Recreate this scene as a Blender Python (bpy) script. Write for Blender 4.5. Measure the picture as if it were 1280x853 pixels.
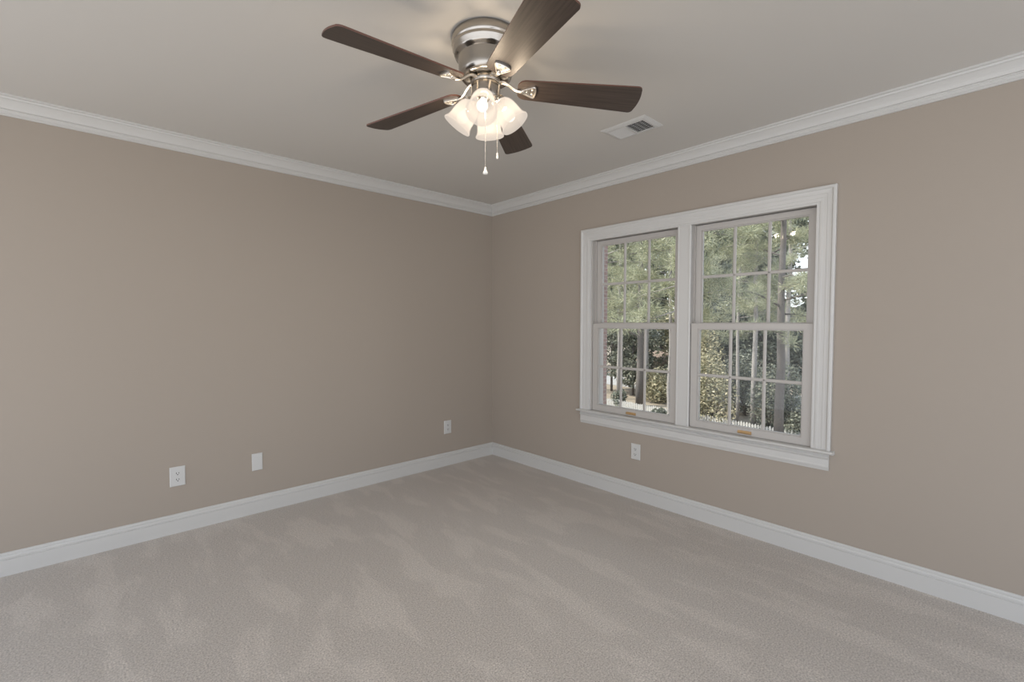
import bpy, bmesh, math, random
from mathutils import Vector, Matrix

# ------------------------------------------------------------------ scene, camera, world, sun, exposure
for o in list(bpy.data.objects):
    bpy.data.objects.remove(o)
SC = bpy.context.scene
COL = SC.collection
PI = math.pi
H = 2.44                                    # ceiling height

YAW, PITCH, ROLL = 0.8232, -0.0381, 0.0013
CAM = Vector((-2.9757, -3.4958, 1.3029))
Fw = Vector((math.cos(YAW) * math.cos(PITCH), math.sin(YAW) * math.cos(PITCH), math.sin(PITCH)))
R0 = Vector((math.sin(YAW), -math.cos(YAW), 0))
U0 = R0.cross(Fw)
Rt = R0 * math.cos(ROLL) + U0 * math.sin(ROLL)
Up = U0 * math.cos(ROLL) - R0 * math.sin(ROLL)
cd = bpy.data.cameras.new('camera')
cam = bpy.data.objects.new('camera', cd)
COL.objects.link(cam)
cam.matrix_world = Matrix(((Rt.x, Up.x, -Fw.x, CAM.x), (Rt.y, Up.y, -Fw.y, CAM.y),
                           (Rt.z, Up.z, -Fw.z, CAM.z), (0, 0, 0, 1)))
cd.sensor_width = 36.0
cd.lens = 579.54 / 1280 * 36.0
cd.clip_start = 0.05
cd.clip_end = 400
SC.camera = cam

SKY_STRENGTH = 2.0
SUN_STRENGTH = 6.5
LAMP_WATTS = 9.5
BULB_GLOW = 1.6
SHADE_GLOW = 0.72
EXPOSURE = 0.0

W = bpy.data.worlds.new('world')
SC.world = W
W.use_nodes = True
nt = W.node_tree
nt.nodes.clear()
wo = nt.nodes.new('ShaderNodeOutputWorld')
bg = nt.nodes.new('ShaderNodeBackground')
tc = nt.nodes.new('ShaderNodeTexCoord')
sx = nt.nodes.new('ShaderNodeSeparateXYZ')
rp = nt.nodes.new('ShaderNodeValToRGB')
rp.color_ramp.elements[0].position = 0.0
rp.color_ramp.elements[0].color = (0.93, 0.95, 1.0, 1)
rp.color_ramp.elements[1].position = 0.8
rp.color_ramp.elements[1].color = (0.66, 0.79, 1.0, 1)
nt.links.new(tc.outputs['Generated'], sx.inputs[0])
nt.links.new(sx.outputs['Z'], rp.inputs[0])
nt.links.new(rp.outputs[0], bg.inputs[0])
bg.inputs[1].default_value = SKY_STRENGTH
nt.links.new(bg.outputs[0], wo.inputs[0])

sd = bpy.data.lights.new('sun', 'SUN')
sun = bpy.data.objects.new('sun', sd)
COL.objects.link(sun)
sd.energy = SUN_STRENGTH
sd.angle = math.radians(0.6)
sd.color = (1.0, 0.93, 0.82)
sun.rotation_euler = Vector((-0.40, 0.45, 0.75)).to_track_quat('Z', 'Y').to_euler()

SC.view_settings.view_transform = 'Standard'
SC.view_settings.look = 'None'
SC.view_settings.gamma = 1
SC.view_settings.use_curve_mapping = False
SC.view_settings.exposure = EXPOSURE
SC.cycles.use_denoising = True
SC.cycles.max_bounces = 10
SC.cycles.diffuse_bounces = 6
SC.cycles.transparent_max_bounces = 24
SC.cycles.sample_clamp_indirect = 6.0
SC.cycles.caustics_reflective = False
SC.cycles.caustics_refractive = False


# ------------------------------------------------------------------ materials
def new_mat(name):
    m = bpy.data.materials.new(name)
    m.use_nodes = True
    b = m.node_tree.nodes['Principled BSDF']
    return m, m.node_tree, b


def paint(name, col, rough=0.5, bump=0.0, scale=200, metal=0.0, spec=0.5, var=0.0):
    m, t, b = new_mat(name)
    b.inputs['Base Color'].default_value = (*col, 1)
    b.inputs['Roughness'].default_value = rough
    b.inputs['Metallic'].default_value = metal
    b.inputs['Specular IOR Level'].default_value = spec
    c = t.nodes.new('ShaderNodeTexCoord')
    n = t.nodes.new('ShaderNodeTexNoise')
    n.inputs['Scale'].default_value = scale
    n.inputs['Detail'].default_value = 3
    t.links.new(c.outputs['Object'], n.inputs['Vector'])
    if bump:
        bp = t.nodes.new('ShaderNodeBump')
        bp.inputs['Strength'].default_value = bump
        bp.inputs['Distance'].default_value = 0.002
        t.links.new(n.outputs['Fac'], bp.inputs['Height'])
        t.links.new(bp.outputs['Normal'], b.inputs['Normal'])
    if var:
        mr = t.nodes.new('ShaderNodeMapRange')
        mr.inputs['To Min'].default_value = 1 - var
        mr.inputs['To Max'].default_value = 1 + var
        t.links.new(n.outputs['Fac'], mr.inputs['Value'])
        mx = t.nodes.new('ShaderNodeMix')
        mx.data_type = 'RGBA'
        mx.blend_type = 'MULTIPLY'
        mx.inputs[0].default_value = 1
        mx.inputs[6].default_value = (*col, 1)
        t.links.new(mr.outputs[0], mx.inputs[7])
        t.links.new(mx.outputs[2], b.inputs['Base Color'])
    return m


M = {}
M['wall'] = paint('taupe_wall_paint', (0.378, 0.330, 0.280), 0.75, 0.12, 350, spec=0.3)
M['ceiling'] = paint('pale_grey_ceiling_paint', (0.61, 0.592, 0.558), 0.8, 0.1, 250, spec=0.2)
M['trim'] = paint('white_gloss_trim_paint', (0.575, 0.57, 0.55), 0.35, 0.02, 60)
M['sash'] = paint('white_vinyl', (0.48, 0.458, 0.43), 0.4, 0.02, 80)
M['plate'] = paint('white_plastic', (0.60, 0.60, 0.585), 0.35, 0.0, 50)
M['slot'] = paint('dark_slot', (0.03, 0.028, 0.026), 0.6)
M['vent'] = paint('white_enamel', (0.60, 0.60, 0.585), 0.4)
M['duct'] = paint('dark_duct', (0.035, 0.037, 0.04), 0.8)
M['gold'] = paint('gold_pull', (0.50, 0.32, 0.15), 0.45, 0.1, 120, metal=0.2)
M['chain'] = paint('bright_chain', (0.42, 0.40, 0.37), 0.4, 0, 50, metal=0.3)
M['knob'] = paint('white_porcelain', (0.8, 0.78, 0.74), 0.25)


def brushed(name, col, rough):
    m, t, b = new_mat(name)
    b.inputs['Base Color'].default_value = (*col, 1)
    b.inputs['Metallic'].default_value = 1
    b.inputs['Roughness'].default_value = rough
    c = t.nodes.new('ShaderNodeTexCoord')
    mp = t.nodes.new('ShaderNodeMapping')
    mp.inputs['Scale'].default_value = (12, 12, 900)
    n = t.nodes.new('ShaderNodeTexNoise')
    n.inputs['Scale'].default_value = 1
    bp = t.nodes.new('ShaderNodeBump')
    bp.inputs['Strength'].default_value = 0.08
    bp.inputs['Distance'].default_value = 0.001
    t.links.new(c.outputs['Object'], mp.inputs[0])
    t.links.new(mp.outputs[0], n.inputs['Vector'])
    t.links.new(n.outputs['Fac'], bp.inputs['Height'])
    t.links.new(bp.outputs[0], b.inputs['Normal'])
    return m


M['nickel'] = brushed('brushed_nickel', (0.45, 0.42, 0.38), 0.22)
M['iron'] = brushed('satin_nickel', (0.74, 0.70, 0.64), 0.32)


def wood(name):
    m, t, b = new_mat(name)
    c = t.nodes.new('ShaderNodeTexCoord')
    mp = t.nodes.new('ShaderNodeMapping')
    mp.inputs['Scale'].default_value = (5, 130, 60)
    n = t.nodes.new('ShaderNodeTexNoise')
    n.inputs['Scale'].default_value = 1.0
    n.inputs['Detail'].default_value = 6
    n.inputs['Distortion'].default_value = 0.6
    r = t.nodes.new('ShaderNodeValToRGB')
    r.color_ramp.elements[0].position = 0.3
    r.color_ramp.elements[0].color = (0.036, 0.026, 0.021, 1)
    r.color_ramp.elements[1].position = 0.72
    r.color_ramp.elements[1].color = (0.074, 0.054, 0.044, 1)
    t.links.new(c.outputs['Object'], mp.inputs[0])
    t.links.new(mp.outputs[0], n.inputs['Vector'])
    t.links.new(n.outputs['Fac'], r.inputs[0])
    t.links.new(r.outputs[0], b.inputs['Base Color'])
    b.inputs['Roughness'].default_value = 0.42
    return m


M['blade'] = wood('dark_walnut_blade')
M['blade_edge'] = paint('reddish_blade_edge', (0.13, 0.062, 0.045), 0.45, 0, 60, var=0.15)


def carpet(name):
    m, t, b = new_mat(name)
    c = t.nodes.new('ShaderNodeTexCoord')
    fine = t.nodes.new('ShaderNodeTexNoise')
    fine.inputs['Scale'].default_value = 150
    fine.inputs['Detail'].default_value = 4
    fine.inputs['Roughness'].default_value = 0.75
    t.links.new(c.outputs['Object'], fine.inputs['Vector'])
    mid = t.nodes.new('ShaderNodeTexNoise')
    mid.inputs['Scale'].default_value = 45
    mid.inputs['Detail'].default_value = 3
    t.links.new(c.outputs['Object'], mid.inputs['Vector'])
    # brushed nap: long strokes left by a vacuum, warped a little
    warp = t.nodes.new('ShaderNodeTexNoise')
    warp.inputs['Scale'].default_value = 1.4
    t.links.new(c.outputs['Object'], warp.inputs['Vector'])
    add = t.nodes.new('ShaderNodeVectorMath')
    add.operation = 'MULTIPLY_ADD'
    add.inputs[1].default_value = (0.25, 0.5, 0)
    t.links.new(warp.outputs['Color'], add.inputs[0])
    t.links.new(c.outputs['Object'], add.inputs[2])
    mp = t.nodes.new('ShaderNodeMapping')
    mp.inputs['Rotation'].default_value = (0, 0, 0)
    mp.inputs['Scale'].default_value = (5.0, 1.6, 1)
    t.links.new(add.outputs[0], mp.inputs[0])
    nap = t.nodes.new('ShaderNodeTexNoise')
    nap.inputs['Scale'].default_value = 1.25
    nap.inputs['Detail'].default_value = 5
    nap.inputs['Roughness'].default_value = 0.55
    t.links.new(mp.outputs[0], nap.inputs['Vector'])
    nr = t.nodes.new('ShaderNodeValToRGB')
    nr.color_ramp.elements[0].position = 0.50
    nr.color_ramp.elements[0].color = (0.94, 0.94, 0.94, 1)
    nr.color_ramp.elements[1].position = 0.58
    nr.color_ramp.elements[1].color = (1.05, 1.05, 1.05, 1)
    t.links.new(nap.outputs['Fac'], nr.inputs[0])
    fr = t.nodes.new('ShaderNodeValToRGB')
    fr.color_ramp.elements[0].position = 0.3
    fr.color_ramp.elements[0].color = (0.25, 0.223, 0.195, 1)
    fr.color_ramp.elements[1].position = 0.7
    fr.color_ramp.elements[1].color = (0.75, 0.68, 0.605, 1)
    t.links.new(fine.outputs['Fac'], fr.inputs[0])
    mx = t.nodes.new('ShaderNodeMix')
    mx.data_type = 'RGBA'
    mx.blend_type = 'MULTIPLY'
    mx.inputs[0].default_value = 1
    t.links.new(fr.outputs[0], mx.inputs[6])
    t.links.new(nr.outputs[0], mx.inputs[7])
    t.links.new(mx.outputs[2], b.inputs['Base Color'])
    b.inputs['Roughness'].default_value = 0.95
    b.inputs['Specular IOR Level'].default_value = 0.1
    b.inputs['Sheen Weight'].default_value = 0.25
    b.inputs['Sheen Roughness'].default_value = 0.5
    sm = t.nodes.new('ShaderNodeMath')
    sm.operation = 'ADD'
    t.links.new(fine.outputs['Fac'], sm.inputs[0])
    t.links.new(mid.outputs['Fac'], sm.inputs[1])
    bp = t.nodes.new('ShaderNodeBump')
    bp.inputs['Strength'].default_value = 0.5
    bp.inputs['Distance'].default_value = 0.006
    t.links.new(sm.outputs[0], bp.inputs['Height'])
    t.links.new(bp.outputs[0], b.inputs['Normal'])
    return m


M['carpet'] = carpet('beige_cut_pile_carpet')


def glass(name):
    m = bpy.data.materials.new(name)
    m.use_nodes = True
    t = m.node_tree
    t.nodes.clear()
    o = t.nodes.new('ShaderNodeOutputMaterial')
    tr = t.nodes.new('ShaderNodeBsdfTransparent')
    tr.inputs[0].default_value = (0.95, 0.965, 0.955, 1)
    gl = t.nodes.new('ShaderNodeBsdfGlossy')
    gl.inputs['Roughness'].default_value = 0.02
    gl.inputs[0].default_value = (1, 1, 1, 1)
    fr = t.nodes.new('ShaderNodeFresnel')
    fr.inputs[0].default_value = 1.24
    mx = t.nodes.new('ShaderNodeMixShader')
    t.links.new(fr.outputs[0], mx.inputs[0])
    t.links.new(tr.outputs[0], mx.inputs[1])
    t.links.new(gl.outputs[0], mx.inputs[2])
    t.links.new(mx.outputs[0], o.inputs[0])
    return m


M['glass'] = glass('window_glass')


def glow(name, col, strength, transp=0.0):
    m = bpy.data.materials.new(name)
    m.use_nodes = True
    t = m.node_tree
    t.nodes.clear()
    o = t.nodes.new('ShaderNodeOutputMaterial')
    e = t.nodes.new('ShaderNodeEmission')
    e.inputs[0].default_value = (*col, 1)
    e.inputs[1].default_value = strength
    if transp:
        tr = t.nodes.new('ShaderNodeBsdfTransparent')
        tr.inputs[0].default_value = (1, 0.97, 0.93, 1)
        mx = t.nodes.new('ShaderNodeMixShader')
        mx.inputs[0].default_value = transp
        t.links.new(e.outputs[0], mx.inputs[1])
        t.links.new(tr.outputs[0], mx.inputs[2])
        t.links.new(mx.outputs[0], o.inputs[0])
    else:
        t.links.new(e.outputs[0], o.inputs[0])
    return m


M['bulb'] = glow('lit_bulb', (1.0, 0.92, 0.80), BULB_GLOW, 0.55)
M['shade'] = glow('lit_frosted_glass', (1.0, 0.90, 0.81), SHADE_GLOW, 0.46)
t = M['shade'].node_tree
tl = t.nodes.new('ShaderNodeBsdfTranslucent')
tl.inputs[0].default_value = (0.010, 0.0093, 0.0083, 1)
df = t.nodes.new('ShaderNodeBsdfDiffuse')
df.inputs[0].default_value = (0.004, 0.0037, 0.0033, 1)
a1 = t.nodes.new('ShaderNodeAddShader')
a2 = t.nodes.new('ShaderNodeAddShader')
old = t.nodes['Material Output'] if 'Material Output' in t.nodes else [n for n in t.nodes if n.type == 'OUTPUT_MATERIAL'][0]
src = old.inputs[0].links[0].from_socket
t.links.new(tl.outputs[0], a1.inputs[0])
t.links.new(df.outputs[0], a1.inputs[1])
t.links.new(src, a2.inputs[0])
t.links.new(a1.outputs[0], a2.inputs[1])
t.links.new(a2.outputs[0], old.inputs[0])


def brick(name):
    m, t, b = new_mat(name)
    c = t.nodes.new('ShaderNodeTexCoord')
    mp = t.nodes.new('ShaderNodeMapping')
    mp.inputs['Rotation'].default_value = (PI / 2, 0, 0)
    k = t.nodes.new('ShaderNodeTexBrick')
    k.inputs['Color1'].default_value = (0.19, 0.125, 0.108, 1)
    k.inputs['Color2'].default_value = (0.24, 0.16, 0.138, 1)
    k.inputs['Mortar'].default_value = (0.28, 0.255, 0.235, 1)
    k.inputs['Scale'].default_value = 5
    t.links.new(c.outputs['Object'], mp.inputs[0])
    t.links.new(mp.outputs[0], k.inputs['Vector'])
    t.links.new(k.outputs[0], b.inputs['Base Color'])
    b.inputs['Roughness'].default_value = 0.9
    return m


M['brick'] = brick('red_brick')


def leafy(name, c1, c2, scale=3.0):
    m = bpy.data.materials.new(name)
    m.use_nodes = True
    t = m.node_tree
    b = t.nodes['Principled BSDF']
    o = t.nodes['Material Output']
    g = t.nodes.new('ShaderNodeNewGeometry')
    rr = t.nodes.new('ShaderNodeValToRGB')
    rr.color_ramp.elements[0].color = (*c1, 1)
    rr.color_ramp.elements[1].color = (*c2, 1)
    t.links.new(g.outputs['Random Per Island'], rr.inputs[0])
    t.links.new(rr.outputs[0], b.inputs['Base Color'])
    b.inputs['Roughness'].default_value = 0.55
    b.inputs['Specular IOR Level'].default_value = 0.3
    tl = t.nodes.new('ShaderNodeBsdfTranslucent')
    t.links.new(rr.outputs[0], tl.inputs[0])
    mx = t.nodes.new('ShaderNodeMixShader')
    mx.inputs[0].default_value = 0.25
    t.links.new(b.outputs[0], mx.inputs[1])
    t.links.new(tl.outputs[0], mx.inputs[2])
    t.links.new(mx.outputs[0], o.inputs[0])
    return m


M['needles'] = leafy('pine_needles', (0.22, 0.245, 0.16), (0.50, 0.49, 0.345))
M['needles_dark'] = leafy('dark_needles', (0.13, 0.15, 0.12), (0.30, 0.31, 0.235))
M['leaf_pale'] = leafy('pale_leaves', (0.16, 0.17, 0.11), (0.62, 0.55, 0.38))
M['leaf_dark'] = leafy('dark_leaves', (0.085, 0.10, 0.085), (0.27, 0.275, 0.215))
M['bark'] = paint('grey_pine_bark', (0.27, 0.25, 0.235), 0.9, 0.6, 14, var=0.35)
M['bark_dark'] = paint('dark_pine_bark', (0.13, 0.115, 0.105), 0.9, 0.6, 14, var=0.35)
M['ground'] = paint('leaf_litter_ground', (0.27, 0.225, 0.175), 0.95, 0.4, 2.5, var=0.35)
M['street'] = paint('pale_concrete', (0.34, 0.335, 0.335), 0.9, 0.2, 3, var=0.1)
M['fence'] = paint('white_fence_paint', (0.45, 0.44, 0.42), 0.6, 0, 30)
M['roof'] = paint('brown_roof', (0.20, 0.15, 0.12), 0.9, 0.3, 6, var=0.2)
M['siding'] = paint('pale_siding', (0.50, 0.46, 0.40), 0.8, 0, 8, var=0.1)
M['post'] = paint('weathered_wood', (0.20, 0.155, 0.12), 0.9, 0.4, 20, var=0.2)


# ------------------------------------------------------------------ mesh helpers
class MB:
    """collects geometry for one mesh object"""
    def __init__(self):
        self.v, self.f, self.s = [], [], []

    def add(self, vs, fs, smooth=False):
        n = len(self.v)
        self.v += [tuple(p) for p in vs]
        self.f += [tuple(n + i for i in f) for f in fs]
        self.s += [smooth] * len(fs)
        return self

    def box(self, a, b, mat=None):
        x0, y0, z0 = [min(p, q) for p, q in zip(a, b)]
        x1, y1, z1 = [max(p, q) for p, q in zip(a, b)]
        vs = [Vector(p) for p in ((x0, y0, z0), (x1, y0, z0), (x1, y1, z0), (x0, y1, z0),
                                  (x0, y0, z1), (x1, y0, z1), (x1, y1, z1), (x0, y1, z1))]
        if mat:
            vs = [mat @ p for p in vs]
        return self.add(vs, ((0, 3, 2, 1), (4, 5, 6, 7), (0, 1, 5, 4), (1, 2, 6, 5), (2, 3, 7, 6), (3, 0, 4, 7)))

    def prism(self, poly, fn, t0, t1):
        """extrude a closed 2-D outline between t0 and t1; fn(u, v, t) -> point"""
        n = len(poly)
        vs = [fn(u, v, t0) for u, v in poly] + [fn(u, v, t1) for u, v in poly]
        fs = [(i, (i + 1) % n, n + (i + 1) % n, n + i) for i in range(n)]
        fs += [tuple(range(n - 1, -1, -1)), tuple(range(n, 2 * n))]
        return self.add(vs, fs)

    def rings(self, rings, closed_profile=False, cap=True, smooth=False):
        """rings: list of point lists (closed loops)"""
        n = len(rings[0])
        vs = [p for r in rings for p in r]
        fs = []
        m = len(rings)
        for k in range(m if closed_profile else m - 1):
            a, b = k * n, ((k + 1) % m) * n
            fs += [(a + i, a + (i + 1) % n, b + (i + 1) % n, b + i) for i in range(n)]
        if cap and not closed_profile:
            fs += [tuple(range(n - 1, -1, -1)), tuple(range((m - 1) * n, m * n))]
        return self.add(vs, fs, smooth)

    def lathe(self, prof, mat=None, seg=48, cap=False, smooth=True):
        """prof: list of (r, z) revolved around z"""
        mat = mat or Matrix()
        rings = []
        for r, z in prof:
            rings.append([mat @ Vector((r * math.cos(2 * PI * k / seg), r * math.sin(2 * PI * k / seg), z)) for k in range(seg)])
        return self.rings(rings, cap=cap, smooth=smooth)

    def tube(self, pts, rad, seg=10, flat=1.0, upv=Vector((0, 0, 1)), cap=True):
        pts = [Vector(p) for p in pts]
        rad = rad if isinstance(rad, (list, tuple)) else [rad] * len(pts)
        rings = []
        for i, p in enumerate(pts):
            d = (pts[min(i + 1, len(pts) - 1)] - pts[max(i - 1, 0)]).normalized()
            a = d.cross(upv)
            if a.length < .6:
                a = d.cross(Vector((.83, .55, 0)))
            a.normalize()
            b = a.cross(d)
            rings.append([p + a * (rad[i] * math.cos(2 * PI * k / seg)) + b * (rad[i] * flat * math.sin(2 * PI * k / seg)) for k in range(seg)])
        return self.rings(rings, cap=cap, smooth=True)

    def build(self, name, mat, parent=None, bevel=0.0, fixn=True, autosmooth=None):
        me = bpy.data.meshes.new(name)
        me.from_pydata(self.v, [], self.f)
        me.polygons.foreach_set('use_smooth', self.s)
        if fixn:
            bm = bmesh.new()
            bm.from_mesh(me)
            bmesh.ops.recalc_face_normals(bm, faces=bm.faces)
            if bevel:
                bmesh.ops.bevel(bm, geom=[e for e in bm.edges], offset=bevel, segments=2, affect='EDGES', profile=0.6)
            bm.to_mesh(me)
            bm.free()
        me.materials.append(mat)
        me.update()
        o = bpy.data.objects.new(name, me)
        COL.objects.link(o)
        if parent:
            o.parent = parent
        return o


def tag(o, label=None, cat=None, group=None, kind=None):
    if label:
        o['label'] = label
    if cat:
        o['category'] = cat
    if group:
        o['group'] = group
    if kind:
        o['kind'] = kind
    return o


def empty(name, loc=(0, 0, 0)):
    o = bpy.data.objects.new(name, None)
    o.empty_display_size = 0.05
    COL.objects.link(o)
    o.location = loc
    return o


# ------------------------------------------------------------------ room shell
XB, YB = -4.7, -5.1          # how far the two visible walls run past the camera
WT = 0.16
OY0, OY1, OZ0, OZ1 = -1.19, -2.78, 0.58, 1.985     # rough opening of the twin window

m = MB().box((XB, YB, -0.12), (WT, WT, 0.0))
tag(m.build('floor', M['carpet']), 'beige cut pile carpet with brushed vacuum strokes', 'floor', kind='structure')
m = MB().box((XB, YB, H), (WT, WT, H + 0.15))
tag(m.build('ceiling', M['ceiling']), 'pale grey painted flat ceiling above the fan', 'ceiling', kind='structure')
m = MB().box((XB, 0, 0), (0, WT, H))
tag(m.build('wall_left', M['wall']), 'taupe wall with three small cover plates near the carpet', 'wall', kind='structure')
m = MB()
m.box((0, WT, 0), (WT, OY0, H)).box((0, OY1, 0), (WT, YB, H))
m.box((0, OY0, 0), (WT, OY1, OZ0)).box((0, OY0, OZ1), (WT, OY1, H))
tag(m.build('wall_right', M['wall']), 'taupe wall holding the white twin window', 'wall', kind='structure')

base_prof = [(0, 0), (.016, 0), (.016, .082), (.0120, .0840), (.0120, .0870), (.0155, .0885), (.0155, .0960), (.0115, .1030),
             (.0070, .1045), (.0075, .109), (.0065, .1165), (.004, .1184), (0, .1184)]
crown_prof = [(0, 0), (.0703, 0), (.0703, .0095), (.066, .0105), (.0615, .0115), (.0585, .0190), (.052, .0215), (.044, .029), (.037, .037),
              (.031, .046), (.027, .055), (.0245, .0605), (.0185, .0615), (.0205, .064), (.0195, .0675), (.0145, .0685), (.0130, .0715), (.0085, .0765),
              (.0080, .0805), (.0110, .0825), (.0110, .0880), (.0080, .0911), (0, .0911)]


def mould(prof, name, label, left, top=False):
    m = MB()
    n = len(prof)
    def P(u, v, end):
        z = H - v if top else v
        if left:
            return (-u if end else XB, -u, z)
        return (-u, -u if end else YB, z)
    vs = [P(u, v, 0) for u, v in prof] + [P(u, v, 1) for u, v in prof]
    fs = [(i, (i + 1) % n, n + (i + 1) % n, n + i) for i in range(n)] + [tuple(range(n)), tuple(range(2 * n - 1, n - 1, -1))]
    m.add(vs, fs)
    return tag(m.build(name, M['trim']), label, 'trim', kind='structure')


mould(base_prof, 'baseboard_left', 'white moulded baseboard along the left wall', True)
mould(base_prof, 'baseboard_right', 'white moulded baseboard below the window wall', False)
mould(crown_prof, 'trim_1', 'white crown moulding above the left wall', True, True)
mould(crown_prof, 'trim_2', 'white crown moulding above the window wall', False, True)

# window casing: mitred three-sided frame, mullion board, stool, apron
ZS = 0.611
CY0, CY1, CZ1 = -1.119, -2.842, 2.048
cas = [(0, 0), (0, .021), (.004, .0235), (.013, .0235), (.017, .0205), (.020, .0165), (.030, .0150), (.040, .0150), (.043, .0135),
       (.060, .0125), (.064, .0135), (.075, .0125), (.080, .0105), (.084, .0120), (.092, .0115), (.094, .0085), (.094, 0)]
m = MB()
rings = []
for corner in range(4):
    r = []
    for u, h in cas:
        y = CY0 - u if corner < 2 else CY1 + u
        z = ZS if corner in (0, 3) else CZ1 - u
        r.append((-h, y, z))
    rings.append(r)
m.rings(rings)
tag(m.build('trim_3', M['trim']), 'white moulded casing around the twin window', 'trim', kind='structure')
m = MB()
MY0, MY1 = -1.941, -2.036
mp_ = [(0, 0), (.0085, 0), (.0115, .004), (.0115, .010), (.010, .012), (.010, .080), (.0115, .083), (.0115, .089), (.0085, .095), (0, .095)]
m.prism(mp_, lambda h, u, t: (-h, MY0 - u, t), ZS, CZ1 - .088)
m.box((0, MY0 - .004, ZS), (.10, MY1 + .004, CZ1 - .09))
tag(m.build('trim_4', M['trim']), 'white mullion board between the two window units', 'trim', kind='structure')
m = MB()
st = [(.07, 0), (-.039, 0), (-.0435, -.003), (-.046, -.008), (-.0435, -.0135), (-.039, -.0165), (-.034, -.018), (.07, -.018)]
m.prism(st, lambda x, z, t: (x if x < 0 or OY1 < t < OY0 else x, t, ZS + z), -1.098, -2.860)
tag(m.build('trim_5', M['trim']), 'white window stool ledge below both window units', 'trim', kind='structure')
m = MB()
ap = [(0, 0), (.0155, 0), (.0155, -.012), (.0215, -.018), (.0215, -.022), (.013, -.034), (.013, -.064), (.015, -.068), (.015, -.074), (.009, -.090),
      (.009, -.094), (.0055, -.095), (0, -.095)]
m.prism(ap, lambda h, z, t: (-h, t, ZS - .018 + z), -1.121, -2.836)
tag(m.build('trim_6', M['trim']), 'white moulded apron under the window stool', 'trim', kind='structure')


# ------------------------------------------------------------------ double hung windows
def sash(name, parent, y0, y1, z0, z1, xf, xb, stile, bot, top, pull=False):
    """y0 > y1; front face at xf (room side)"""
    m = MB()
    m.box((xf, y0, z0), (xb, y0 - stile, z1)).box((xf, y1, z0), (xb, y1 + stile, z1))
    m.box((xf, y0 - stile, z0), (xb, y1 + stile, z0 + bot)).box((xf, y0 - stile, z1 - top), (xb, y1 + stile, z1))
    # glazing bead, one step back
    gb = .007
    a, b, c, d = y0 - stile, y1 + stile, z0 + bot, z1 - top
    xm = xf + .008
    m.box((xm, a, c), (xb - .006, a - gb, d)).box((xm, b, c), (xb - .006, b + gb, d))
    m.box((xm, a - gb, c), (xb - .006, b + gb, c + gb)).box((xm, a - gb, d - gb), (xb - .006, b + gb, d))
    s = m.build(name, M['sash'], parent)
    xg = (xf + xb) / 2 + .003
    g = MB().box((xg, a - .002, c + .002), (xg + .004, b + .002, d - .002)).build('glass', M['glass'], s)
    # grille: two uprights, one crossbar, seen on the room side of the pane
    hw = .0095
    mm = MB()
    ia, ib, ic, idd = a - gb, b + gb, c + gb, d - gb
    xo = xg - .0085
    for k in (1, 2):
        y = ia + (ib - ia) * k / 3
        mm.prism([(-hw, .008), (-hw, .003), (-.004, 0), (.004, 0), (hw, .003), (hw, .008)], lambda u, w, t, y=y: (xo + w, y + u, t), ic, idd)
    zc = (ic + idd) / 2
    mm.prism([(-hw, .008), (-hw, .003), (-.004, 0), (.004, 0), (hw, .003), (hw, .008)], lambda u, w, t: (xo + w, t, zc + u), ia, ib)
    mm.build('muntin_grille', M['sash'], s)
    if pull:
        yc = (y0 + y1) / 2
        p = MB()
        p.prism([(0, -.010), (-.004, -.010), (-.011, -.004), (-.011, 0), (-.006, .002), (-.003, .008), (0, .009)],
                lambda u, v, t: (xf + u, t, z0 + .019 + v), yc + .040, yc - .040)
        tag(p.build('sash_pull', M['gold'], s), 'gold coloured sash pull')
    return s


def window(name, y0, y1, label):
    w = empty(name, (0, 0, 0))
    tag(w, label, 'window', kind='structure')
    z0, z1 = ZS + .002, 1.958
    m = MB()
    jt = .012
    # jambs, head and sill lining with the two sash tracks
    for yy, s in ((y0, -1), (y1, 1)):
        m.box((0, yy - s * .03, z0), (.135, yy, z1 + .02))
        m.box((.042, yy, z0), (.048, yy + s * .010, z1))
        m.box((.082, yy, z0), (.135, yy + s * .014, z1))
    m.box((0, y0, z1), (.135, y1, z1 + .025))
    m.box((.082, y0, z1 - .016), (.135, y1, z1))
    m.box((0.070, y0, z0 - .03), (.15, y1, z0 + .006))
    m.build('window_frame', M['sash'], w)
    zm = 1.287
    sash('upper_sash', w, y0 - .010, y1 + .010, zm - .02, z1 - .004, .050, .080, .036, .036, .034)
    sash('lower_sash', w, y0 - .004, y1 + .004, z0, zm + .017, .008, .040, .046, .044, .034, True)
    return w


window('window_1', -1.222, -1.944, 'six-over-six white sash window nearer the room corner')
window('window_2', -2.033, -2.748, 'six-over-six white sash window farther from the room corner')

# ------------------------------------------------------------------ ceiling fan
FC = Vector((-1.7619, -2.0302, 0))
fan = empty('ceiling_fan', (FC.x, FC.y, H))
tag(fan, 'brushed nickel hugger ceiling fan with five dark wood blades and four lit shades', 'ceiling fan')


def L(z):
    return z - H          # fan parts are built relative to the ceiling


m = MB()
m.lathe([(.0, 0), (.134, 0), (.1365, -.004), (.1365, L(2.410)), (.134, L(2.404)), (.131, L(2.400)), (.1335, L(2.396)), (.1325, L(2.390)), (.128, L(2.382)),
         (.1265, L(2.372)), (.124, L(2.367)), (.116, L(2.363)), (.112, L(2.358))])
m.build('canopy', M['nickel'], fan)
m = MB()
m.lathe([(.112, L(2.360)), (.1115, L(2.352)), (.1095, L(2.340)), (.1085, L(2.318)), (.1065, L(2.300)), (.102, L(2.288)), (.095, L(2.281)), (.088, L(2.279)), (.060, L(2.280)), (.056, L(2.285)), (0, L(2.285))])
mh = m.build('motor_housing', M['nickel'], fan)
m = MB()
m.lathe([(0, L(2.284)), (.055, L(2.284)), (.060, L(2.280)), (.060, L(2.262)), (.056, L(2.258)), (0, L(2.258))])
m.build('flywheel', M['nickel'], fan)
m = MB()
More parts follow.
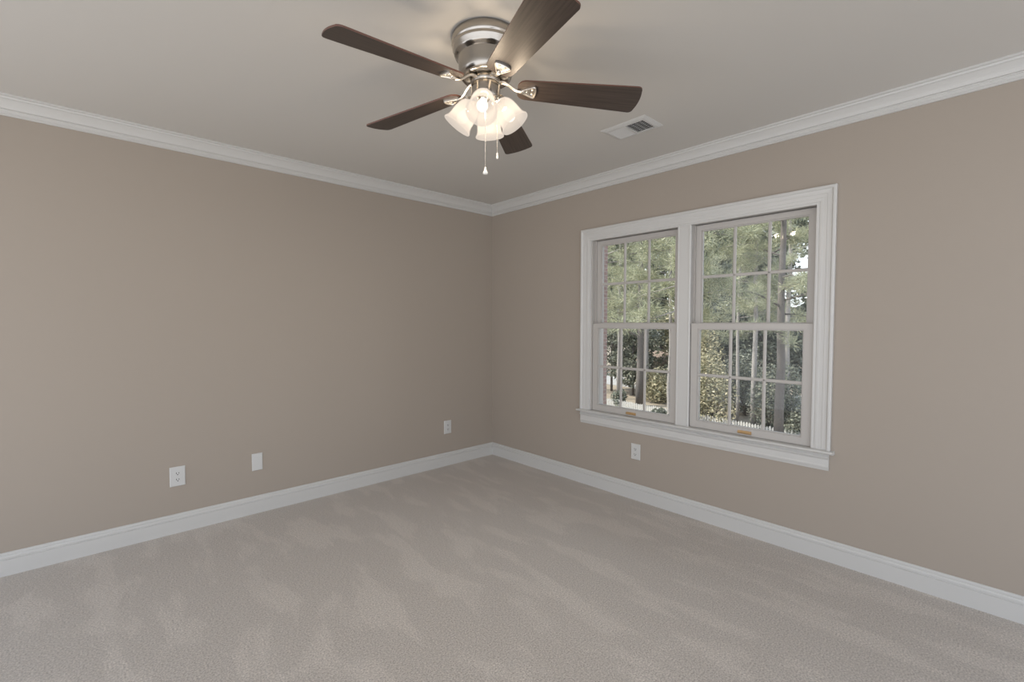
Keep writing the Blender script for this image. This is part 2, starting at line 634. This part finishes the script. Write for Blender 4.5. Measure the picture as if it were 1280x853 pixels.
m.lathe([(0, L(2.257)), (.056, L(2.257)), (.058, L(2.254)), (.058, L(2.205)), (.055, L(2.198)), (.047, L(2.192)), (.043, L(2.178)), (.030, L(2.168)), (.012, L(2.164)), (.010, L(2.152)), (.0, L(2.149))])
m.build('switch_housing', M['nickel'], fan)

ZB, PH, BETA, RB, W0, W1, DROOP = 2.2437, -.6661, -.2161, .6248, .0547, .0748, -.0456
bm_ = MB()
# outline of a blade: rounded root, straight flaring sides, softly bowed tip with rounded corners
def wid(r):
    return W0 + (W1 - W0) * (r - .2) / (RB - .2)
out = []
r0 = .128
nroot = 8
w_r = wid(r0 + .04)
for k in range(nroot + 1):
    a = PI / 2 * k / nroot
    out.append((r0 + .035 * (1 - math.sin(a)), w_r * (.35 + .65 * math.cos(a)) if k < nroot else w_r * .35))
out = out[::-1]
top = [(r, t) for r, t in out]
rc = .020
for k in range(7):
    a = PI / 2 * k / 6
    top.append((RB - rc + rc * math.sin(a), W1 - rc + rc * math.cos(a)))
for k in range(1, 5):
    t = (W1 - rc) * (1 - k / 4)
    top.append((RB + .007 * (1 - (t / (W1 - rc)) ** 2), t))
outline = top + [(r, -t) for r, t in reversed(top[:-1])]
# clean duplicates
poly = []
for p in outline:
    if not poly or (abs(p[0] - poly[-1][0]) + abs(p[1] - poly[-1][1])) > 1e-5:
        poly.append(p)
bm_.prism(poly, lambda r, t, z: (r, t, z), -.003, .003)
blade0 = bm_.build('blade', M['blade'], fan)
blade0.data.materials.append(M['blade_edge'])
for pl in blade0.data.polygons:
    if abs(pl.normal.z) < .5:
        pl.material_index = 1

# blade iron: cast arm from the flywheel, forked into a rounded-triangle ring under the blade root
iron = MB()
arm = [(.050, 0, .026), (.072, 0, .025), (.090, 0, .017), (.108, 0, .003), (.124, 0, -.0075), (.142, 0, -.0105), (.160, 0, -.0105)]
iron.tube(arm, [.012, .0095, .0075, .0072, .0075, .0090, .0060], seg=12, flat=.6)
# rounded triangle, its point towards the hub and its bowed side outwards
loop = []
def arc(cx_, cy_, r_, a0, a1, n_):
    for q in range(n_ + 1):
        a = a0 + (a1 - a0) * q / n_
        loop.append((cx_ + r_ * math.cos(a), cy_ + r_ * math.sin(a)))
arc(.142, 0, .007, PI + 1.1, PI - 1.1, 6)
arc(.192, .0235, .009, PI - 1.1, .25, 7)
for q in range(1, 6):
    y = .0235 - .047 * q / 6 + 0
    loop.append((.201 + .0035 * (1 - (y / .0257) ** 2), y))
arc(.192, -.0235, .009, -.25, -PI + 1.1, 7)
def sc_loop(f, z):
    return [(.178 + (x - .178) * f, y * f, z) for x, y in loop]
iron.rings([sc_loop(1.0, -.0030), sc_loop(1.0, -.0095), sc_loop(.95, -.0120), sc_loop(.86, -.0115), sc_loop(.82, -.0065), sc_loop(.70, -.0055), sc_loop(.2, -.0055)], cap=True, smooth=False)
for px, py in ((.187, .012), (.187, -.012), (.165, 0)):
    iron.lathe([(.0, -.010), (.003, -.0095), (.0045, -.0075), (.0045, -.005)], Matrix.Translation((px, py, 0)), seg=10, cap=True)
iron0 = iron.build('blade_iron', M['iron'], blade0)

def blade_matrix(k):
    a = PH + 2 * PI * k / 5
    rot = Matrix.Rotation(a, 4, 'Z') @ Matrix.Rotation(-math.atan(DROOP), 4, 'Y') @ Matrix.Rotation(BETA, 4, 'X')
    # the droop is measured from r = .2
    return Matrix.Translation((0, 0, L(ZB) - DROOP * .2)) @ rot
for k in range(5):
    if k == 0:
        bo, io = blade0, iron0
    else:
        bo = blade0.copy(); COL.objects.link(bo); bo.parent = fan
        io = iron0.copy(); COL.objects.link(io); io.parent = bo
    bo.matrix_local = blade_matrix(k)

# light kit: four arms with bell shades
SH_AZ0 = YAW + PI - math.radians(5)
TILT = math.radians(36)
NECK_R, NECK_Z = .055, 2.190
prof_o = [(.0235, 0), (.0285, .0025), (.035, .008), (.0410, .017), (.0455, .030), (.0485, .046), (.0500, .064), (.0510, .080), (.0530, .091), (.0570, .099), (.0600, .103), (.0610, .107)]
prof_i = [(r - .003, z) for r, z in reversed(prof_o)]
shade_prof = [(r, -z) for r, z in prof_o] + [(.0600, -.1095)] + [(r, -z) for r, z in prof_i]
arms = MB()
hold = MB()
shade0 = bulb0 = None
for k in range(4):
    az = SH_AZ0 + k * PI / 2
    mt = Matrix.Translation((0, 0, L(NECK_Z))) @ Matrix.Rotation(az, 4, 'Z') @ Matrix.Translation((NECK_R, 0, 0)) @ Matrix.Rotation(-TILT, 4, 'Y')
    if k == 0:
        fm = MB()
        fm.lathe([(0, .030), (.012, .030), (.016, .024), (.021, .018), (.0265, .010), (.0275, .000), (.0255, -.004), (.020, -.004)], seg=28)
        fm.tube([(0, 0, .026), (-.012, 0, .038), (-.030, 0, .046)], [.010, .009, .009], seg=10)
        for q in range(3):
            a = 2 * PI * q / 3 + .5
            fm.tube([(.026 * math.cos(a), .026 * math.sin(a), .004), (.034 * math.cos(a), .034 * math.sin(a), .004)], .003, seg=8)
        fit0 = fm.build('shade_fitter', M['nickel'], fan)
        sm = MB()
        sm.lathe(shade_prof, seg=40)
        shade0 = sm.build('lamp_shade', M['shade'], fan)
        bl = MB()
        bl.lathe([(0, -.092), (.008, -.0905), (.0155, -.086), (.0205, -.079), (.0225, -.070), (.0215, -.060), (.0175, -.050), (.0135, -.041), (.012, -.034)], seg=24)
        bulb0 = bl.build('bulb', M['bulb'], shade0)
        sock0 = MB().lathe([(.012, -.034), (.012, -.004), (0, -.004)], seg=24).build('socket', M['plate'], fit0)
        fo, so, bo = fit0, shade0, bulb0
    else:
        fo = fit0.copy(); COL.objects.link(fo); fo.parent = fan
        sk = sock0.copy(); COL.objects.link(sk); sk.parent = fo
        so = shade0.copy(); COL.objects.link(so); so.parent = fan
        bo = bulb0.copy(); COL.objects.link(bo); bo.parent = so
    fo.matrix_local = mt
    so.matrix_local = mt
    ld = bpy.data.lights.new('bulb_light', 'POINT')
    ld.energy = LAMP_WATTS
    ld.color = (1.0, 0.88, 0.72)
    ld.shadow_soft_size = 0.018
    lo = bpy.data.objects.new('bulb_light', ld)
    COL.objects.link(lo)
    lo.parent = fan
    lo.matrix_local = mt @ Matrix.Translation((0, 0, -.070))

# pull chains: bead chains with small pulls
def chain(x, y, ztop, zbot, knob):
    m = MB()
    z = ztop
    m.tube([(x, y, L(ztop)), (x, y, L(zbot))], .0009, seg=6)
    nb = int((ztop - zbot) / .0052)
    for q in range(nb):
        zz = ztop - q * .0052
        m.lathe([(0, .0018), (.0013, .0012), (.0018, 0), (.0013, -.0012), (0, -.0018)], Matrix.Translation((x, y, L(zz))), seg=6)
    c = m.build('pull_chain', M['chain'], fan)
    kb = MB()
    if knob:
        kb.lathe([(0, .010), (.003, .009), (.0035, .004), (.0055, -.004), (.0095, -.012), (.0100, -.016), (.0085, -.019), (0, -.020)], Matrix.Translation((x, y, L(zbot))), seg=16)
    else:
        kb.lathe([(0, .006), (.0025, .004), (.003, -.004), (.0045, -.014), (.0045, -.018), (.002, -.021), (0, -.021)], Matrix.Translation((x, y, L(zbot))), seg=12)
    kb.build('chain_pull', M['knob'], c)
fwd = Vector((math.cos(YAW), math.sin(YAW))); rgt = Vector((math.sin(YAW), -math.cos(YAW)))
p = fwd * (-.061) + rgt * .001
chain(p.x, p.y, 2.20, 1.905, True)
p = fwd * .052 + rgt * .044
chain(p.x, p.y, 2.20, 2.005, False)

# ------------------------------------------------------------------ ceiling vent
vx0, vx1, vy0, vy1 = -.700, -.505, -1.808, -2.103
vent = empty('ceiling_vent', ((vx0 + vx1) / 2, (vy0 + vy1) / 2, H))
tag(vent, 'white rectangular air register in the ceiling near the window wall', 'vent')
cx, cy = vent.location.x, vent.location.y
def ring_rect(x0, x1, y0, y1, z):
    return [(x0 - cx, y0 - cy, z), (x1 - cx, y0 - cy, z), (x1 - cx, y1 - cy, z), (x0 - cx, y1 - cy, z)]
ix0, ix1, iy0, iy1 = -.667, -.531, -1.835, -2.068
m = MB()
m.rings([ring_rect(vx0, vx1, vy0, vy1, 0), ring_rect(vx0, vx1, vy0, vy1, -.003), ring_rect(vx0 + .02, vx1 - .02, vy0 - .02, vy1 + .02, -.010),
         ring_rect(ix0, ix1, iy0, iy1, -.010), ring_rect(ix0, ix1, iy0, iy1, -.001)], cap=False)
ym = -1.951
m.box((ix0 - cx, ym + .006 - cy, -.010), (ix1 - cx, ym - .006 - cy, -.002))
m.build('register_frame', M['vent'], vent)
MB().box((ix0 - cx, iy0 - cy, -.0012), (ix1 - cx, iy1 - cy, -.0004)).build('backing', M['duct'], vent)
for (a, b, ang) in ((iy0, ym + .006, 38), (ym - .006, iy1, -32)):
    m = MB()
    ns = 8
    for q in range(ns):
        x = ix0 + (ix1 - ix0) * (q + .5) / ns - cx
        m.box((-.0060, a - cy, -.0007), (.0060, b - cy, .0005), Matrix.Translation((x, 0, -.0055)) @ Matrix.Rotation(math.radians(ang), 4, 'Y'))
    for q in range(1, 4):
        y = a + (b - a) * q / 4 - cy
        m.box((ix0 - cx, y - .0008, -.004), (ix1 - cx, y + .0008, -.002))
    m.build('louver', M['vent'], vent)
lv = MB()
lv.box((ix1 - cx - .012, iy1 - cy + .012, -.018), (ix1 - cx - .006, iy1 - cy + .016, -.006))
lv.build('damper_lever', M['vent'], vent)


# ------------------------------------------------------------------ outlets and plates
def plate_thing(name, u, z, w, h, on_left, label, cat, group, kind):
    """u: position along the wall; plates lie on the wall plane"""
    t = empty(name, (u, 0, z) if on_left else (0, u, z))
    tag(t, label, cat, group)
    if on_left:
        fn = lambda a, b, d: (a, -d, b)
    else:
        fn = lambda a, b, d: (-d, -a, b)
    def rr(hw, hh, d):
        return [fn(-hw, -hh, d), fn(hw, -hh, d), fn(hw, hh, d), fn(-hw, hh, d)]
    m = MB()
    m.rings([rr(w / 2, h / 2, 0), rr(w / 2, h / 2, .003), rr(w / 2 - .004, h / 2 - .004, .0062), ])
    m.build('cover_plate', M['plate'], t)
    def screw(zz):
        s = MB()
        s.prism([(.003 * math.cos(2 * PI * i / 10), .003 * math.sin(2 * PI * i / 10)) for i in range(10)], lambda a, b, d: fn(a, b + zz, d), .006, .0072)
        s.build('screw', M['plate'], t)
    if kind == 'duplex':
        for zz in (.0195, -.0195):
            r = MB()
            prof = []
            for i in range(24):
                a = 2 * PI * i / 24
                prof.append((.0165 * math.cos(a) * 1.02, max(-.0125, min(.0125, .0165 * math.sin(a)))))
            r.prism(prof, lambda a, b, d: fn(a, b + zz, d), .006, .0082)
            ro = r.build('receptacle', M['plate'], t)
            s = MB()
            for a0, hh in ((-.0064, .0042), (.0064, .0035)):
                s.prism([(a0 - .0017, -.001 - hh + .003), (a0 + .0017, -.001 - hh + .003), (a0 + .0017, hh + .0025), (a0 - .0017, hh + .0025)], lambda a, b, d: fn(a, b + zz, d), .0075, .0085)
            s.prism([(.0032 * math.cos(2 * PI * i / 10), -.0075 + .0032 * math.sin(2 * PI * i / 10)) for i in range(10)], lambda a, b, d: fn(a, b + zz, d), .0075, .0085)
            s.build('slots', M['slot'], ro)
        screw(0)
    else:
        screw(.030)
        screw(-.030)
    return t


plate_thing('wall_outlet', -2.564, .3515, .080, .121, True, 'white duplex outlet on the left wall, nearest the left edge, left of the blank plate', 'outlet', 'duplex outlets near the floor', 'duplex')
plate_thing('blank_wall_plate', -2.117, .3515, .066, .117, True, 'plain white wall plate without sockets on the left wall', 'wall plate', None, 'blank')
plate_thing('wall_outlet', -.540, .3515, .077, .120, True, 'white duplex outlet on the left wall close to the room corner', 'outlet', 'duplex outlets near the floor', 'duplex')
plate_thing('wall_outlet', -1.632, .357, .076, .116, False, 'white duplex outlet below the window on the right wall', 'outlet', 'duplex outlets near the floor', 'duplex')

# ------------------------------------------------------------------ outside
GZ = -3.6
random.seed(7)
m = MB().box((.4, -70, GZ - .2), (150, 110, GZ))
tag(m.build('ground', M['ground']), 'sunlit tan ground covered in leaf litter outside', 'ground', kind='structure')
m = MB().box((WT, .25, GZ), (2.26, 3.2, 3.2))
tag(m.build('wall_wing', M['brick']), 'red brick wing of the house left of the window view', 'wall', kind='structure')


# a ground position given by a bearing from the room's viewpoint and a distance in metres
def P(px, depth, z=GZ):
    fx, fy = math.cos(YAW), math.sin(YAW)
    lat = (px - 640) / 579.54 * depth
    return Vector((CAM.x + fx * depth + fy * lat, CAM.y + fy * depth - fx * lat, z))


def needle_cluster(v, f, c, rad, n, ln, wd, axis=None):
    for _ in range(n):
        d = Vector((random.gauss(0, 1), random.gauss(0, 1), random.gauss(0.25, .8))).normalized()
        p = c + d * rad * random.uniform(.05, .75)
        q = p + (d + Vector((random.gauss(0, .35), random.gauss(0, .35), random.gauss(0, .35)))).normalized() * ln * random.uniform(.6, 1.2)
        s = (q - p).cross(Vector((random.gauss(0, 1), random.gauss(0, 1), random.gauss(0, 1)))).normalized() * wd
        i = len(v)
        v += [p - s, p + s, q]
        f.append((i, i + 1, i + 2))


def leaf_cloud(v, f, c, rad, n, sz):
    for _ in range(n):
        d = Vector((random.gauss(0, 1), random.gauss(0, 1), random.gauss(0, 1))).normalized()
        p = c + Vector((d.x * rad.x, d.y * rad.y, d.z * rad.z)) * random.uniform(.35, 1.0) ** .5
        a = Vector((random.gauss(0, 1), random.gauss(0, 1), random.gauss(0, .6))).normalized()
        b = a.cross(Vector((random.gauss(0, 1), random.gauss(0, 1), random.gauss(0, 1)))).normalized()
        s = sz * random.uniform(.6, 1.3)
        i = len(v)
        v += [p - a * s, p + b * s * .55, p + a * s, p - b * s * .55]
        f.append((i, i + 1, i + 2, i + 3))


def pine(base, r, height, crown0, label, spread=2.2, nb=26, ln=.25, wd=.010, ncl=4, npc=125, mat='needles', bark='bark', lean=(0, 0), group=None):
    t = empty('pine_tree', base)
    tag(t, label, 'tree', group)
    ts = MB()
    pts = [Vector((lean[0] * k / 8 + random.uniform(-.04, .04) * (k > 0), lean[1] * k / 8 + random.uniform(-.04, .04) * (k > 0), height * k / 8 - .1 * (k == 0))) for k in range(9)]
    ts.tube(pts, [r * (1 - .085 * k) for k in range(9)], seg=12)
    ts.build('trunk', M[bark], t)
    br = MB()
    v, f = [], []
    for k in range(nb):
        h = crown0 + (height - crown0) * (k + random.random()) / nb
        fr = h / height
        o = Vector((lean[0] * fr, lean[1] * fr, h))
        a = random.uniform(0, 2 * PI)
        le = spread * (1.1 - .55 * (h - crown0) / max(.1, height - crown0)) * random.uniform(.55, 1.15)
        e = o + Vector((math.cos(a) * le, math.sin(a) * le, random.uniform(-.25, .35) * le))
        mid = (o + e) / 2 + Vector((0, 0, random.uniform(-.1, .2)))
        br.tube([o, mid, e], [r * .22, r * .16, r * .06], seg=6)
        for q in range(ncl):
            w = .35 + .75 * q / max(1, ncl - 1)
            c = o.lerp(e, w) + Vector((random.gauss(0, .22), random.gauss(0, .22), random.gauss(0, .18))) * spread * .35
            needle_cluster(v, f, c, .22 + .05 * spread, npc, ln, wd)
    br.build('branches', M[bark], t)
    MB().add(v, f).build('foliage', M[mat], t, fixn=False)
    return t


def bush(base, rad, n, sz, mat, label, name='shrub', group=None, blobs=5):
    t = empty(name, base)
    tag(t, label, 'shrub', group)
    st_ = MB()
    v, f = [], []
    for k in range(blobs):
        c = Vector((random.uniform(-.5, .5) * rad[0], random.uniform(-.5, .5) * rad[0], rad[1] * random.uniform(.25, .75)))
        st_.tube([(0, 0, -.05), c * .5, c], [.05, .035, .015], seg=6)
        leaf_cloud(v, f, c, Vector((rad[0] * .55, rad[0] * .55, rad[1] * .33)), n // blobs, sz)
    v = [Vector((p.x, p.y, max(p.z, .02))) for p in v]
    st_.build('stems', M['bark_dark'], t)
    MB().add(v, f).build('foliage', M[mat], t, fixn=False)
    return t


def broadleaf(base, r, height, rad, n, sz, mat, label, group=None, blobs=10):
    t = empty('broadleaf_tree', base)
    tag(t, label, 'tree', group)
    ts = MB()
    ts.tube([(0, 0, -.1), (.05, .03, height * .4), (0, .05, height * .8)], [r, r * .75, r * .3], seg=10)
    v, f = [], []
    br = MB()
    for k in range(blobs):
        c = Vector((random.uniform(-.6, .6) * rad, random.uniform(-.6, .6) * rad, height * random.uniform(.25, .98)))
        br.tube([(0, .03, c.z * .7), c * .6 + Vector((0, 0, c.z * .35)), c], [r * .3, r * .2, r * .06], seg=6)
        leaf_cloud(v, f, c, Vector((rad * .55, rad * .55, height * .14)), n // blobs, sz)
    ts.build('trunk', M['bark_dark'], t)
    br.build('branches', M['bark_dark'], t)
    MB().add(v, f).build('foliage', M[mat], t, fixn=False)
    return t


# street and far buildings
d1 = Vector((math.cos(math.radians(82.9)), math.sin(math.radians(82.9)), 0))
nrm = Vector((d1.y, -d1.x, 0))
f0 = P(786, 26.0)


def strip(off0, off1, t0, t1, z0, z1, name, mat, label, cat):
    a = f0 + nrm * off0
    b = f0 + nrm * off1
    m = MB()
    vs = []
    for z in (z0, z1):
        for p, q in ((a, t0), (a, t1), (b, t1), (b, t0)):
            w = p + d1 * q
            vs.append((w.x, w.y, z))
    m.add(vs, ((0, 1, 2, 3), (7, 6, 5, 4), (0, 4, 5, 1), (1, 5, 6, 2), (2, 6, 7, 3), (3, 7, 4, 0)))
    return tag(m.build(name, mat), label, cat, kind='structure')


strip(-5.2, -2.0, -45, 45, GZ, GZ + .03, 'driveway', M['street'], 'pale concrete drive running along this side of the low fence', 'driveway')
strip(7.5, 13.5, -70, 80, GZ, GZ + .04, 'street', M['street'], 'pale sunlit street beyond the fence and trees', 'street')

# low white picket fence: posts, rails and pickets are its parts
fence = empty('picket_fence', f0)
tag(fence, 'low white picket fence along the drive below the trees', 'fence')
rl = MB()
FH = .52
fl0, fl1 = -14.0, 6.0
for z in (.14, .36):
    a, b = d1 * fl0, d1 * fl1
    s = nrm * .015
    rl.add([(a + s + Vector((0, 0, z))), (b + s + Vector((0, 0, z))), (b - s + Vector((0, 0, z))), (a - s + Vector((0, 0, z))),
            (a + s + Vector((0, 0, z + .06))), (b + s + Vector((0, 0, z + .06))), (b - s + Vector((0, 0, z + .06))), (a - s + Vector((0, 0, z + .06)))],
           ((0, 3, 2, 1), (4, 5, 6, 7), (0, 1, 5, 4), (1, 2, 6, 5), (2, 3, 7, 6), (3, 0, 4, 7)))
rl.build('rail', M['fence'], fence)
pk = MB()
q = fl0
while q < fl1:
    o = d1 * q - nrm * .03
    A = o + d1 * .045
    B = o - d1 * .045
    h1 = FH * random.uniform(.95, 1.05)
    prof = [(-.045, 0), (.045, 0), (.045, h1 - .07), (0, h1), (-.045, h1 - .07)]
    pk.prism(prof, lambda u, z, t, o=o: tuple(o + d1 * u + nrm * t + Vector((0, 0, z))), -.010, .010)
    q += .125
tag(pk.build('pickets', M['fence'], fence), kind='stuff')
pt = MB()


# near planting, in front of and behind the fence
bush(P(825, 23.0), (.42, .75), 700, .07, 'leaf_dark', 'small dark clipped shrub standing before the low fence in the left window')
bush(P(775, 27.0), (.55, 1.0), 900, .08, 'leaf_dark', 'dark grey-green shrub beside the brick wing in the left window')
stump = MB()
stump.lathe([(0, -.05), (.065, -.05), (.06, .2), (.06, .44), (.045, .47), (0, .48)], seg=12)
so_ = stump.build('wooden_post', M['post'])
so_.location = P(977, 17.2)
tag(so_, 'short brown wooden post in front of the fence in the right window', 'post')

bush(P(893, 22.5), (1.5, 3.9), 5200, .075, 'leaf_pale', 'tall pale yellow-green shrub at the left of the right window', blobs=11)
bush(P(878, 24.0), (1.3, 5.2), 4200, .08, 'leaf_pale', 'tallest pale leafy shrub behind the yellow-green one', blobs=9)
bush(P(935, 24.5), (1.5, 3.4), 4200, .08, 'leaf_dark', 'dark leafy shrub between the two slim grey trunks', blobs=9)
bush(P(965, 20.5), (1.2, 3.3), 4000, .07, 'leaf_dark', 'dark dense shrub left of the thick dark trunk', blobs=8)
bush(P(995, 19.5), (1.0, 1.9), 3000, .065, 'leaf_dark', 'low dark shrub right of the thick dark trunk', blobs=6)
bush(P(828, 29.0), (1.6, 2.2), 3200, .09, 'leaf_pale', 'low pale shrub behind the fence in the left window', blobs=7)

pine(P(944, 20.6), .125, 13, 5.2, 'slim grey pine trunk, middle of the right window, second of three', spread=2.0)
pine(P(923, 21.5), .085, 12, 5.0, 'thinnest grey pine trunk beside the pale shrubs in the right window', spread=1.7)
pine(P(976, 18.6), .19, 13, 4.3, 'thick dark pine trunk at the right of the right window', spread=2.3, bark='bark_dark')
pine(P(800, 27.5), .22, 14, 4.0, 'dark pine trunk in the middle of the left window', spread=2.6, bark='bark_dark', ncl=5)
pine(P(809, 30.0), .12, 14, 5.5, 'slim pine behind the dark trunk in the left window', spread=2.2)
pine(P(774, 30.0), .13, 14, 4.4, 'slim pine near the brick wing in the left window', spread=2.4, ncl=5)
pine(P(838, 15.5), .07, 11, 5.0, 'pale slim trunk at the right edge of the left window', spread=1.9)
pine(P(752, 19.0), .12, 13, 4.6, 'bushy bright pine crown at the left of the left window', spread=2.6, ncl=5)
pine(P(853, 13.5), .10, 10, 5.0, 'light green pine whose trunk stands behind the mullion between the windows', spread=2.0, ncl=5)
pine(P(985, 26), .16, 14, 4.5, 'pine with a pale upper trunk behind the thick dark trunk', spread=2.8, ncl=5)
# young trees and tall shrubs between the fence and the street
under = [(765, 33.5, 2.0, 5.2, 'leaf_dark', 'dark young tree behind the slim pine in the left window'),
         (792, 31.5, 1.7, 4.6, 'leaf_dark', 'dark young tree left of the dark trunk in the left window'),
         (815, 34.0, 2.1, 5.6, 'needles_dark', 'green young tree right of the dark trunk in the left window'),
         (845, 33.0, 2.1, 5.4, 'leaf_pale', 'pale young tree behind the mullion, in the left window'),
         (872, 31.0, 1.9, 6.0, 'needles_dark', 'green young tree behind the tallest pale shrub'),
         (900, 30.0, 2.0, 6.6, 'leaf_dark', 'dark young tree behind the pale shrubs of the right window'),
         (930, 29.5, 1.9, 6.2, 'leaf_dark', 'dark young tree behind the two slim grey trunks'),
         (956, 28.0, 1.8, 6.0, 'needles_dark', 'green young tree left of the thick dark trunk, well behind it'),
         (984, 27.5, 1.6, 5.6, 'leaf_dark', 'dark young tree behind the thick dark trunk'),
         (1022, 27.0, 2.0, 4.2, 'needles_dark', 'green young tree at the right edge of the right window')]
for px, dp, rad, hh, mt_, lb in under:
    broadleaf(P(px, dp), .09, hh, rad, 3200, .12, mt_, lb, blobs=12)
# dense trees beyond the street
far = [(735, 46, 15), (770, 50, 16), (800, 44, 15), (828, 48, 16), (862, 42, 15), (890, 46, 15), (925, 40, 14), (958, 47, 16), (1020, 44, 15), (1060, 40, 14), (1115, 43, 15), (1165, 40, 14), (1225, 44, 15)]
for i, (px, dp, hh) in enumerate(far):
    broadleaf(P(px, dp), .3, hh, 4.2, 3600, .30, 'needles_dark',
              'large tree in the dense tree line beyond the street', 'tree line beyond the street')

# a low brown-roofed building glimpsed through the left window
hs = empty('outbuilding', P(822, 37))
tag(hs, 'low outbuilding with a brown roof glimpsed through the left window', 'building')
hs.rotation_euler.z = math.radians(80)
MB().box((-2, -1.6, 0), (2, 1.6, 2.0)).build('wall', M['siding'], hs)
MB().prism([(-1.95, 1.95), (1.95, 1.95), (0, 2.7)], lambda u, v, t: (t, u, v), -2.3, 2.3).build('roof', M['roof'], hs)
